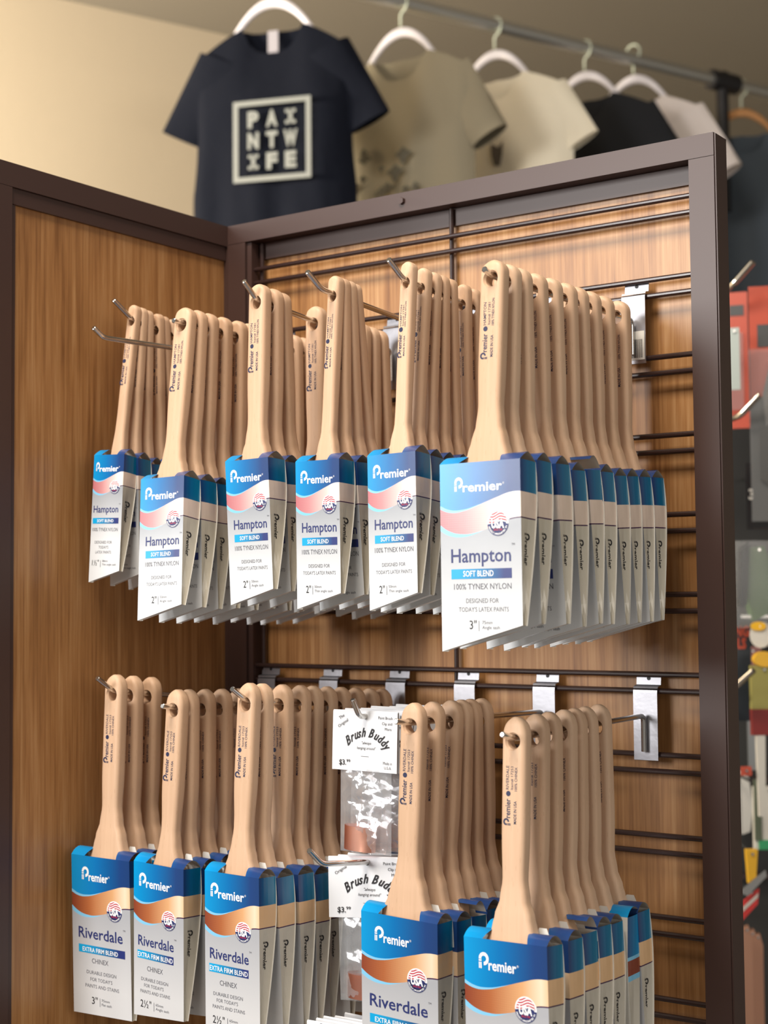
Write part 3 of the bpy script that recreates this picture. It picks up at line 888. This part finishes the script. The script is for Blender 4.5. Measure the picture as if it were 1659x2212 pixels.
CARD_P, CARD_0, BAG, COP = card_mesh(True), card_mesh(False), bag_mesh(3), copper_mesh()
BAG.materials.append(M_BAG); COP.materials.append(M_COPPER)
PX = .3165
packs = [  # hook label, pair, hook y/z, bend, tip, card holes (y)
    ('upper', 6, -.1856, 1.2825, -.190, (-.2000, 1.2990), [-.1795, -.158, -.137, -.114, -.092, -.070, -.046], 'white carded copper-clip pack on the hook beneath the thin-handled brushes'),
    ('middle', 8, -.1801, 1.1470, -.2490, (-.2670, 1.1700), [-.1790, -.166, -.152, -.136, -.120, -.100], 'white carded copper-clip pack on the long hook below the first packs'),
    ('lowest', 9, -.2300, 1.0030, -.2350, (-.2520, 1.0130), [-.224, -.210, -.196, -.182, -.166], 'white carded copper-clip pack at the bottom edge below the other packs'),
]
for lvl, pair, hy, hz, bend, tip, ys, lab in packs:
    # the hook base sits on the pair of wires nearest its height
    best = min(range(22), key=lambda q: abs((1.775 - .0762 * q - .0158 - .023) - hz))
    hook(PX, best, hy, hz, bend, tip, 'chrome hook carrying the %s white carded packs' % lvl, dz=0)
    zl = 1.775 - .0762 * best - .0158 - .023
    for i, y in enumerate(ys):
        rr = random.Random(lvl + str(i))
        z = zl + (hz - zl) * (y + .012) / (hy + .012) - .0010
        pos = 'front' if i == 0 else ('rearmost' if i == len(ys) - 1 else ORD[i])
        t = thing('clip_pack', '%s %s' % (pos, lab), 'carded pack', (PX, y, z), 'copper clip packs on the hooks')
        yaw = (-2, 3, -4, 5, -9, 6, 22)[i] if lvl == 'upper' else ((17, 12, 9, 13, 6, 9)[i] if lvl == 'middle' else rr.uniform(-6, 4))
        roll = (0, -1.0, 1.5, -2, 2.5, -2, 10)[i] if lvl == 'upper' else ((2.5, 1, -2, 3, -1, 2)[i])
        t.rotation_euler = rot(R((1, 2, 2, 2, 2, 2, 2)[i]), R(-roll * .6), R(yaw))
        c_ = link('header_card', CARD_P if i < 2 else CARD_0, t)
        bg = link('plastic_bag', BAG, t)
        cp = link('copper_clip', COP, t); cp.location = (-.0065, -.0005, .0062 - CH - .0735); cp.rotation_euler = (R(2), R(3), R(rr.uniform(-20, 20)))

# ------------------------------------------------------------------ background: room
rail_dir = (Vector((fw.x, fw.y, 0)).normalized() * math.cos(R(57)) + Vector((rt.x, rt.y, 0)).normalized() * math.sin(R(57))).normalized()
toward = Vector((rail_dir.y, -rail_dir.x, 0))          # from the wall into the room
if toward.dot(CAM - at(500, 80, 5.1)) < 0: toward = -toward
ZC = 3.30
WP = at(490, 80, 5.12); WP.z = 0
m_wall = mat('painted_wall', (.60, .50, .36), .8); k = NT(m_wall); k.bump(k.noise(k.coord((1, 1, 1)), 30, 3), .15, .002)
m_ceil = mat('taupe_ceiling_paint', (.30, .265, .21), .9)
m_floor = mat('grey_floor', (.22, .20, .18), .6)


def slab(name, p0, p1, z0, z1, thick, m):
    """an upright wall from p0 to p1, thickness on the side away from the room"""
    bm = bmesh.new(); d = (p1 - p0).normalized(); nrm = Vector((-d.y, d.x, 0))
    if nrm.dot(CAM - p0) > 0: nrm = -nrm
    q = []
    for z in (z0, z1):
        for a in (p0, p1, p1 + nrm * thick, p0 + nrm * thick): q.append(bm.verts.new((a.x, a.y, z)))
    for f in ((0, 1, 2, 3), (4, 7, 6, 5), (0, 4, 5, 1), (1, 5, 6, 2), (2, 6, 7, 3), (3, 7, 4, 0)): bm.faces.new([q[i] for i in f])
    return link(name, finish(bm), None, [m], 'structure')


A0 = WP - rail_dir * 3.2; A1 = WP + rail_dir * 5.6
slab('wall_back', A0, A1, 0, ZC, .1, m_wall)
m_wall2 = mat('olive_wall_paint', (.40, .36, .27), .85)
slab('wall_right', A1 + toward * .02, A1 + toward * 5.5, 0, ZC, .1, m_wall2)
for nm, z0, z1, m in (('floor', -.1, -.001, m_floor), ('ceiling', ZC + .001, ZC + .1, m_ceil)):
    bm = bmesh.new(); q = []
    for z in (z0, z1):
        for a in (A0 - toward * .1, A1 - toward * .1 + rail_dir * .1, A1 + toward * 4.4 + rail_dir * .1, A0 + toward * 4.4):
            q.append(bm.verts.new((a.x, a.y, z)))
    for f in ((0, 1, 2, 3), (4, 7, 6, 5), (0, 4, 5, 1), (1, 5, 6, 2), (2, 6, 7, 3), (3, 7, 4, 0)): bm.faces.new([q[i] for i in f])
    link(nm, finish(bm), None, [m], 'structure')

# ------------------------------------------------------------------ clothes rail and T-shirts
ra = at(590, -64, 3.95)
M_PIPE = mat('galvanised_pipe', (.55, .54, .50), .35, .8)
t = thing('clothes_rail', 'long galvanised pipe rail carrying the row of T-shirts under the ceiling', 'clothes rail', ra)
bm = bmesh.new(); tube(bm, [-rail_dir * .5, rail_dir * 3.55], .021, 14); link('pipe', finish(bm, 'p', .8), t, [M_PIPE])


def rail_at(px):
    lo, hi = -.5, 6.
    for _ in range(40):
        md = (lo + hi) / 2; p = ra + rail_dir * md - CAM
        if 829.5 + F_PX * p.dot(rt) / p.dot(fw) < px: lo = md
        else: hi = md
    return ra + rail_dir * lo


pj = rail_at(1560) - ra
bm = bmesh.new(); tube(bm, [pj - rail_dir * .05, pj + rail_dir * .06], .032, 12); tube(bm, [pj + Vector((0, 0, .03)), pj + Vector((0, 0, -.42))], .02, 10)
link('black_bracket', finish(bm, 'b', .8), t, [M_BLACK])
pj = rail_at(1152) - ra
bm = bmesh.new(); tube(bm, [pj - rail_dir * .02, pj + rail_dir * .02], .0185, 12); o = link('orange_tape', finish(bm, 'b', .8), t, [mat('orange_tape', (.55, .14, .06), .6)]); o['label'] = 'orange tape ring'

M_HANG = mat('white_plastic_hanger', (.80, .76, .80), .4)
M_HMET = mat('pale_hanger_neck', (.62, .66, .52), .4)


def cloth(name, col, amount=.25):
    m = mat(name, col, .9, spec=.15); k = NT(m)
    n = k.noise(k.coord((1, 1, 1)), 9, 3); k.bump(n, amount, .02)
    return m


def tshirt(label, px, m, ang, group, drop=.162, half=.215, length=.62, sleeve=(.185, .17), slope=.055, long_sleeve=False, hcol=None, zshift=0.):
    base = rail_at(px); base.z += zshift
    xr = Vector((rt.x, rt.y, 0)).normalized(); fh = Vector((fw.x, fw.y, 0)).normalized()
    xd = xr * math.cos(R(ang)) - fh * math.sin(R(ang))
    rz = math.atan2(xd.y, xd.x)
    h = thing('coat_hanger', 'hanger holding the ' + ' '.join(label.split(',')[0].split()[:9]), 'hanger', base, 'hangers on the pipe rail')
    h.rotation_euler = (0, 0, rz)
    bm = bmesh.new()
    hk = [(.0 + .022 * math.cos(a), 0, .0 + .022 * math.sin(a)) for a in [R(200 - 20 * i) for i in range(11)]]
    hk += [(.018, 0, -.022), (0, 0, -.034), (0, 0, -.070)]
    tube(bm, arc_pts(hk, .008, 3), .0035, 8); link('hook', finish(bm, 'h', .8), h, [M_HMET])
    bm = bmesh.new()
    pts = [(x, 0, -.086 - 7.2 * x * x) for x in [-.115 + .23 * i / 22 for i in range(23)]]
    rings = []
    for p in pts:
        rr_ = []
        for j in range(10):
            a = 2 * math.pi * j / 10; rr_.append(bm.verts.new((p[0], .009 * math.cos(a), p[2] + .014 * math.sin(a))))
        rings.append(rr_)
    for A, B in zip(rings, rings[1:]):
        for j in range(10): bm.faces.new((A[j], A[(j + 1) % 10], B[(j + 1) % 10], B[j]))
    bm.faces.new(rings[0]); bm.faces.new(rings[-1][::-1])
    link('arms', finish(bm, 'a', .9), h, [hcol or M_HANG])
    # shirt
    t = thing('t_shirt', label, 't-shirt', base, group); t.rotation_euler = (0, 0, rz)
    bm = bmesh.new(); zt = -drop + .012
    rs = random.Random(label)
    phs = [rs.uniform(0, 6) for _ in range(4)]
    # front and back surfaces over a grid; x as a fraction of the half width at that height
    NX, NZ = 20, 26
    def halfw(t_): # t_ 0 at shoulders, 1 at hem
        if t_ < .12: return half * (.93 + .07 * t_ / .12)
        return half * (1 - .05 * math.sin(min(1, (t_ - .12) / .5) * math.pi) + .01 * t_)
    def topz(xf):  # shoulder slope and neck opening
        ax = abs(xf) * half
        if ax < .078: return None
        return zt - slope * ((ax - .078) / (half - .078)) ** 1.25 * 1.3
    def surf(xf, t_, sg):
        ax = abs(xf) * half
        neck = (.085 if sg < 0 else .020) * math.sqrt(max(0, 1 - (ax / .082) ** 2)) if ax < .082 else 0
        z_top = zt + .012 * max(0, 1 - ax / .09) - neck - (slope * (max(0, ax - .078) / (half - .078)) ** 1.3 * 1.3)
        z = z_top + (zt - length - z_top) * t_
        x = xf * halfw(t_)
        edge = math.sqrt(max(0, 1 - xf ** 2)) ** .7
        th_ = .012 + .040 * min(1, t_ * 3.5)
        wr = .007 * math.sin(x * 38 + phs[0] + t_ * 2) * min(1, t_ * 2) + .005 * math.sin(x * 75 + phs[1] - t_ * 3) * t_
        return Vector((x, sg * th_ * edge + wr * edge, z))
    for sg in (-1, 1):
        g = [[bm.verts.new(surf(-1 + 2 * i / NX, j / NZ, sg)) for i in range(NX + 1)] for j in range(NZ + 1)]
        for a, b_ in zip(g, g[1:]):
            for i in range(NX): bm.faces.new((a[i], a[i + 1], b_[i + 1], b_[i]))
    sl, sa = sleeve
    for s_ in (-1, 1):
        rings = []
        for j in range(9):
            q = j / 8
            cx_ = s_ * (half * .86 + sl * math.sin(R(sa * 180 / math.pi if False else 40)) * q)
            L_ = sl * (2.6 if long_sleeve else 1)
            cx_ = s_ * (half * .56 + (half * .24 + L_ * .44) * q); cz_ = zt - .088 - (slope * .6 + L_ * .84) * q
            hw2 = .088 * (1 - .34 * q)
            ring = []
            for i in range(14):
                a = 2 * math.pi * i / 14
                # section perpendicular to the sleeve direction
                ex = Vector((.90 * s_, 0, .44)); ey = Vector((0, 1, 0))
                ring.append(bm.verts.new(Vector((cx_, 0, cz_)) + ex * hw2 * math.cos(a) + ey * (.022 + .01 * math.sin(q * 5 + phs[2])) * math.sin(a)))
            rings.append(ring)
        for A, B in zip(rings, rings[1:]):
            for i in range(14): bm.faces.new((A[i], A[(i + 1) % 14], B[(i + 1) % 14], B[i]))
    bmesh.ops.remove_doubles(bm, verts=bm.verts[:], dist=.0005)
    link('body', finish(bm, 'shirt', 1.0), t, [m])
    return t, zt


M_BLK = cloth('black_cotton', (.0045, .006, .012)); M_SAND = cloth('sand_cotton', (.27, .235, .165)); M_CREAM = cloth('cream_cotton', (.80, .73, .58))
M_CHAR = cloth('charcoal_cotton', (.020, .021, .024)); M_BLUSH = cloth('blush_white_cotton', (.76, .68, .64)); M_SLATE = cloth('slate_cotton', (.085, .105, .13))
M_PRINT = mat('faded_white_ink', (.25, .26, .24), .7)
G = 'T-shirts hanging from the pipe rail'
t1, zt = tshirt('black T-shirt with a white boxed nine-letter print, nearest on the rail', 590, M_BLK, 15, G, half=.222, length=.66)
bm = bmesh.new(); bw, bh, ly = .104, .105, -.072
cz = zt - .322; fr_w = .013; cxp = .020
F2 = lambda x, y: (cxp + x, ly - .003, cz + y)
for x0, x1, y0, y1 in ((-bw, bw, bh - fr_w, bh), (-bw, bw, -bh, -bh + fr_w), (-bw, -bw + fr_w, -bh + fr_w, bh - fr_w), (bw - fr_w, bw, -bh + fr_w, bh - fr_w)):
    plant(bm, poly([(x0, y0), (x1, y0), (x1, y1), (x0, y1)]), F2, 0)
for row, yb_ in zip(('PAI', 'NTW', 'IFE'), (.037, -.018, -.073)):
    for ch, xx in zip(row, (-.050, 0, .050)):
        wd = .030 if ch != 'W' else .036
        if ch == 'I':   # slab-serifed I
            for a in ((-.005, .005, 0, .038), (-.014, .014, 0, .009), (-.014, .014, .029, .038)):
                plant(bm, poly([(xx + a[0], yb_ + a[2]), (xx + a[1], yb_ + a[2]), (xx + a[1], yb_ + a[3]), (xx + a[0], yb_ + a[3])]), F2, 0)
        else: plant(bm, text_flat(ch, xx, yb_, .037, wd, 'C', bold=.06), F2, 0)
bmesh.ops.recalc_face_normals(bm, faces=bm.faces)
o = link('boxed_print', finish(bm), t1, [M_PRINT]); o['label'] = 'white square frame around nine letters'
bm = bmesh.new(); box(bm, -.014, .014, -.004, -.002, zt - .075, zt - .012); o = link('neck_label', finish(bm), t1, [mat('grey_woven_label', (.35, .33, .36), .8)])
t2, z2 = tshirt('sand-coloured T-shirt with a dark floral print at the hem, behind the black one', 865, M_SAND, 33, G, half=.24, length=.70)
bm = bmesh.new(); rr = random.Random(8)
for i in range(34):
    x, z = rr.uniform(-.19, .10), z2 - rr.uniform(.24, .55); r_ = rr.uniform(.008, .024); a0 = rr.uniform(0, 3)
    plant(bm, poly([(x + r_ * (1 + .5 * math.sin(3 * a + a0)) * math.cos(a), z + r_ * .8 * (1 + .4 * math.cos(4 * a)) * math.sin(a)) for a in [2 * math.pi * q / 16 for q in range(16)]]), lambda a, b_: (a, -.0655 - .0004 * i, b_), 0)
link('floral_print', finish(bm), t2, [mat('dark_floral_ink', (.085, .078, .055), .8)])
t3, z3 = tshirt('cream T-shirt with one small dark chest print', 1068, M_CREAM, 33, G, half=.255, length=.70, sleeve=(.14, .2))
bm = bmesh.new(); plant(bm, poly([(.02, -.235), (.045, -.25), (.06, -.235), (.058, -.27), (.05, -.305), (.03, -.300), (.022, -.27)]), lambda a, b_: (a, -.070, z3 + b_ + .02), 0)
link('chest_print', finish(bm), t3, [mat('charcoal_ink', (.12, .10, .08), .8)])
tshirt('charcoal T-shirt between the cream and the blush-white ones', 1262, M_CHAR, 33, G, half=.25, length=.70)
tshirt('blush-white T-shirt hanging by the black rail bracket', 1368, M_BLUSH, 33, G, zshift=.025, half=.25, length=.70)
tshirt('slate-blue garment draped past the black rail bracket at the picture edge', 1600, M_SLATE, 10, G, half=.20, length=.85, hcol=mat('orange_wood_hanger', (.55, .26, .09), .5))

# ------------------------------------------------------------------ goods on the next aisle, seen past the rack's end
D = 2.45
xr = Vector((rt.x, rt.y, 0)).normalized(); fh = Vector((fw.x, fw.y, 0)).normalized()
rzv = math.atan2(xr.y, xr.x)
M_DARK = mat('dark_peg_panel', (.018, .017, .015), .6)


def local(px, py, d=D): return at(px, py, d)


def prism(name, label, cat, outline, px, py, d, thick, m, rz=0, parts=(), group=None, ry=0):
    """an extruded outline (metres, x right, z up) facing the shopper"""
    t = thing(name, label, cat, local(px, py, d), group); t.rotation_euler = (0, R(ry), rzv + R(rz))
    xs = [p_[0] for p_ in outline]; zs = [p_[1] for p_ in outline]
    w0 = Vector((math.cos(rzv + R(rz)) * (min(xs) + max(xs)) / 2, math.sin(rzv + R(rz)) * (min(xs) + max(xs)) / 2, max(zs) - .006)) + t.location
    q0 = Matrix.Rotation(-rzv, 3, 'Z') @ (w0 - rk.location)
    if q0.z < .59:
        bm = bmesh.new(); tube(bm, [(q0.x, q0.y - .004, q0.z), (q0.x, .001, q0.z)], .0022, 8); link('peg', finish(bm, 'peg', .8), rk, [M_CHROME])
    def ex(nm, outl, y0, th_, mm_, bev=.0015):
        bm = bmesh.new(); a = [bm.verts.new((x, y0, z)) for x, z in outl]; b_ = [bm.verts.new((x, y0 + th_, z)) for x, z in outl]
        bm.faces.new(a); bm.faces.new(b_[::-1]); n = len(a)
        for i in range(n): bm.faces.new((a[i], b_[i], b_[(i + 1) % n], a[(i + 1) % n]))
        return link(nm, finish(bm, nm, None, min(bev, th_ * .3)), t, [mm_])
    ex('card' if parts else 'body', outline, 0, thick, m)
    for nm, outl, y0, th_, mm_ in parts: ex(nm, outl, y0, th_, mm_)
    return t


rect = lambda x0, x1, z0, z1: [(x0, z0), (x1, z0), (x1, z1), (x0, z1)]
ell = lambda cx, cz_, rx, rz_, n=16: [(cx + rx * math.cos(2 * math.pi * i / n), cz_ + rz_ * math.sin(2 * math.pi * i / n)) for i in range(n)]
m_or = mat('orange_card', (.46, .065, .03), .4); m_clr = mat('clear_blister', (.42, .43, .43), .12, spec=.8, Alpha=.18)
m_tool = mat('black_tool_grip', (.012, .013, .014), .35); m_lbl = mat('dark_label', (.05, .05, .05), .5); m_pw = mat('pale_plastic', (.60, .58, .52), .4)
m_grn = mat('green_bristle', (.05, .13, .02), .7); m_yel = mat('yellow_plastic', (.75, .42, .02), .4); m_ol = mat('olive_handle', (.30, .27, .07), .5)
m_dr = mat('dark_red_band', (.20, .015, .012), .5); m_pk = mat('pink_foam', (.72, .34, .33), .7); m_red = mat('red_tag', (.62, .04, .035), .4)
m_cop = mat('copper_foil_pack', (.62, .33, .22), .3, .7); m_navy2 = mat('navy_card', (.02, .027, .035), .5); m_gr2 = mat('bright_green_cap', (.03, .30, .12), .4)

# a dark peg panel with rails
rk = thing('aisle_rack', 'dark peg panel of the next aisle seen past the rack end', 'display rack', local(1640, 1500, 2.75)); rk.rotation_euler = (0, 0, rzv)
bm = bmesh.new(); box(bm, -.42, .6, .0, .02, -1.38, .60); link('peg_panel', finish(bm), rk, [M_DARK])
for dz in (.10, -.15, -.32, -.60):
    bm = bmesh.new(); box(bm, -.40, .55, -.035, -.02, dz - .005, dz + .005); link('cross_rail', finish(bm, 'r', None, .001), rk, [M_WIRE])


def peg(label, px, py, d, ln=.10, upk=.05):
    t = thing('peg_hook', label, 'hook', local(px, py, d), 'pegs on the next aisle'); t.rotation_euler = (0, 0, rzv)
    bm = bmesh.new(); tube(bm, arc_pts([(-.03, .14, -.03), (-.012, .01, -.028), (.012, -.02, 0)], .012), .0045, 10); link('wire', finish(bm, 'w', .7), t, [M_CHROME])


peg('bright peg tip sticking out above the orange blister cards', 1603, 573, 2.3)
peg('bright peg tip beside the black scraper pack', 1618, 857, 2.3)
peg('bright peg tip beside the orange lettered card', 1604, 1447, 2.3)
BL = 'carded tools on the next aisle'
prism('blister_pack', 'narrow orange blister card half hidden behind the rack end', 'blister pack', rect(-.060, .024, -.23, 0), 1582, 632, 2.55, .004, m_or, -18,
      [('clear_shell', rect(-.04, .016, -.20, -.07), -.014, .013, m_clr), ('dark_label', rect(-.006, .018, -.040, -.022), -.0012, .001, m_lbl)], BL)
prism('blister_pack', 'tall orange blister card holding a black scraper at the picture edge', 'blister pack', rect(-.0, .11, -.375, 0), 1616, 620, 2.35, .004, m_or, -14,
      [('clear_shell', rect(-.002, .10, -.365, -.10), -.020, .016, m_clr), ('dark_label', rect(.012, .06, -.095, -.060), -.0012, .001, m_lbl),
       ('black_lower_card', [(.0, -.375), (.11, -.375), (.11, -.17), (.055, -.20), (.03, -.16), (.0, -.19)], -.0024, .002, m_tool),
       ('scraper_blade', [(.022, -.22), (.045, -.20), (.052, -.13), (.030, -.12), (.018, -.17)], -.012, .002, M_CHROME),
       ('scraper_handle', [(.012, -.30), (.030, -.31), (.040, -.24), (.028, -.215), (.012, -.23)], -.016, .012, M_DARK)], BL)
o = prism('blister_pack', 'black blister pack marked 3 behind the orange cards', 'blister pack', rect(0, .12, -.11, 0), 1610, 1000, 2.5, .004, m_tool, -8, (), BL)
bm = bmesh.new(); plant(bm, text_flat('3/4', .004, -.060, .016, .03, bold=.03), lambda x, y: (x, -.001, y), 0)
bmesh.ops.recalc_face_normals(bm, faces=bm.faces); link('number', finish(bm), o, [m_pw])
prism('pale_tag', 'pale teal tag strip beside the first orange card', 'tag', rect(-.006, .010, -.095, 0), 1582, 708, 2.3, .002, mat('pale_teal_card', (.38, .43, .40), .5), -20)
prism('wire_brush', 'green tufted brush in a clear pack above the metal rail', 'brush', [(.0, 0), (.03, .004), (.045, -.04), (.040, -.10), (.010, -.115), (-.004, -.06)], 1612, 1185, 2.4, .02, m_grn, 6,
      [('clear_shell', rect(-.02, .07, -.125, .012), -.012, .010, m_clr), ('dark_grip', [(-.012, .0), (.002, .01), (-.004, -.09), (-.016, -.09)], -.01, .01, m_tool)])
prism('price_rail', 'thin pale metal rail above the orange lettered card', 'rail', rect(0, .12, -.0025, .0025), 1600, 1332, 2.4, .006, M_CHROME)
o = prism('sign_card', 'black card lettered in orange beside the rack end', 'sign', rect(-.06, .0225, -.155, .012), 1590, 1345, 2.4, .003, m_navy2)
bm = bmesh.new()
for s, z_ in (('PAINTING', -.0215), ('TOOLS', -.0405)):
    vs_, fs_ = text_flat(s, 0, 0, .0155, .072 if s == 'PAINTING' else .047, bold=.045)
    mxx = max(v[0] for v in vs_); plant(bm, ([(x - mxx + (.0205 if s == 'PAINTING' else .0150), y + z_) for x, y in vs_], fs_), lambda x, y: (x, -.0008, y), 0)
bmesh.ops.recalc_face_normals(bm, faces=bm.faces); link('lettering', finish(bm), o, [m_or])
prism('roller_cover', 'white fluffy roller cover with a yellow core end', 'paint roller', ell(0, 0, .017, .020), 1643, 1372, 2.36, .05, m_pw, -20, [('core_end', ell(-.003, .014, .012, .007), -.004, .004, m_yel)])
prism('foam_pad', 'pink foam pad pack below the roller cover', 'foam pad', rect(-.014, .014, -.045, .0), 1625, 1398, 2.45, .02, m_pk)
prism('paint_brush', 'olive paint brush with a dark red band and yellow cap on the next aisle', 'paint brush', rect(-.004, .036, -.055, .012), 1628, 1455, 2.35, .012, m_ol, 0,
      [('red_band', rect(-.004, .036, -.095, -.055), -.001, .014, m_dr), ('yellow_cap', ell(.018, .022, .018, .012), -.003, .015, m_yel),
       ('white_handle', [(.004, -.22), (.014, -.22), (.016, -.095), (.002, -.095)], 0, .009, m_pw)])
prism('steel_scraper', 'long grey steel scraper hanging beside the lettered card', 'scraper', rect(-.006, .008, -.20, .0), 1619, 1400, 2.5, .004, mat('brushed_steel', (.30, .31, .31), .35, .8), 0)
prism('orange_tag', 'small orange tag below the steel scraper', 'tag', rect(0, .017, -.014, 0), 1600, 1656, 2.35, .002, m_or)
prism('white_pouch', 'white printed pouch hanging by the rack end', 'pouch', [(0, 0), (.012, .0), (.020, -.06), (.014, -.105), (0, -.11)], 1601, 1668, 2.70, .022, m_pw)
prism('clear_pouch', 'clear and white pouch with a green cap at the picture edge', 'pouch', rect(0, .05, -.10, 0), 1628, 1700, 2.45, .012, m_pw, 0, [('green_cap', rect(.006, .03, -.10, -.085), -.003, .006, m_gr2), ('dark_stripe', rect(.0, .011, -.085, .012), -.004, .006, mat('dark_green_stripe', (.09, .11, .07), .6))])
prism('yellow_scraper', 'yellow handled putty knife above the red tag', 'scraper', [(0, 0), (.018, 0), (.014, -.05), (.003, -.052)], 1612, 1836, 2.35, .012, m_yel, 0, [('blade', [(-.014, -.064), (-.005, -.056), (.028, -.030), (.030, -.040), (.0, -.070)], -.004, .003, M_CHROME)])
prism('red_tag', 'red and white tag hanging over the copper packs', 'tag', [(0, -.045), (.024, -.020), (.027, .004), (.0, -.016)], 1603, 1925, 2.35, .003, m_red, 0, [('white_stripe', [(.0, -.032), (.024, -.010), (.025, -.003), (.0, -.025)], -.001, .001, m_pw)])
for i, (px_, py_, tx_) in enumerate(((1612, 2000, 'topmost'), (1624, 2008, 'middle'), (1636, 2016, 'rear'))):
    prism('copper_pipe', '%s copper coloured tube pack under the red tag' % tx_, 'tube', [(-.008, -.40), (.008, -.40), (.009, -.02), (.004, .0), (-.008, -.006)], px_, py_, 2.4 + .03 * i, .012, m_cop, 0, (), 'copper tubes')
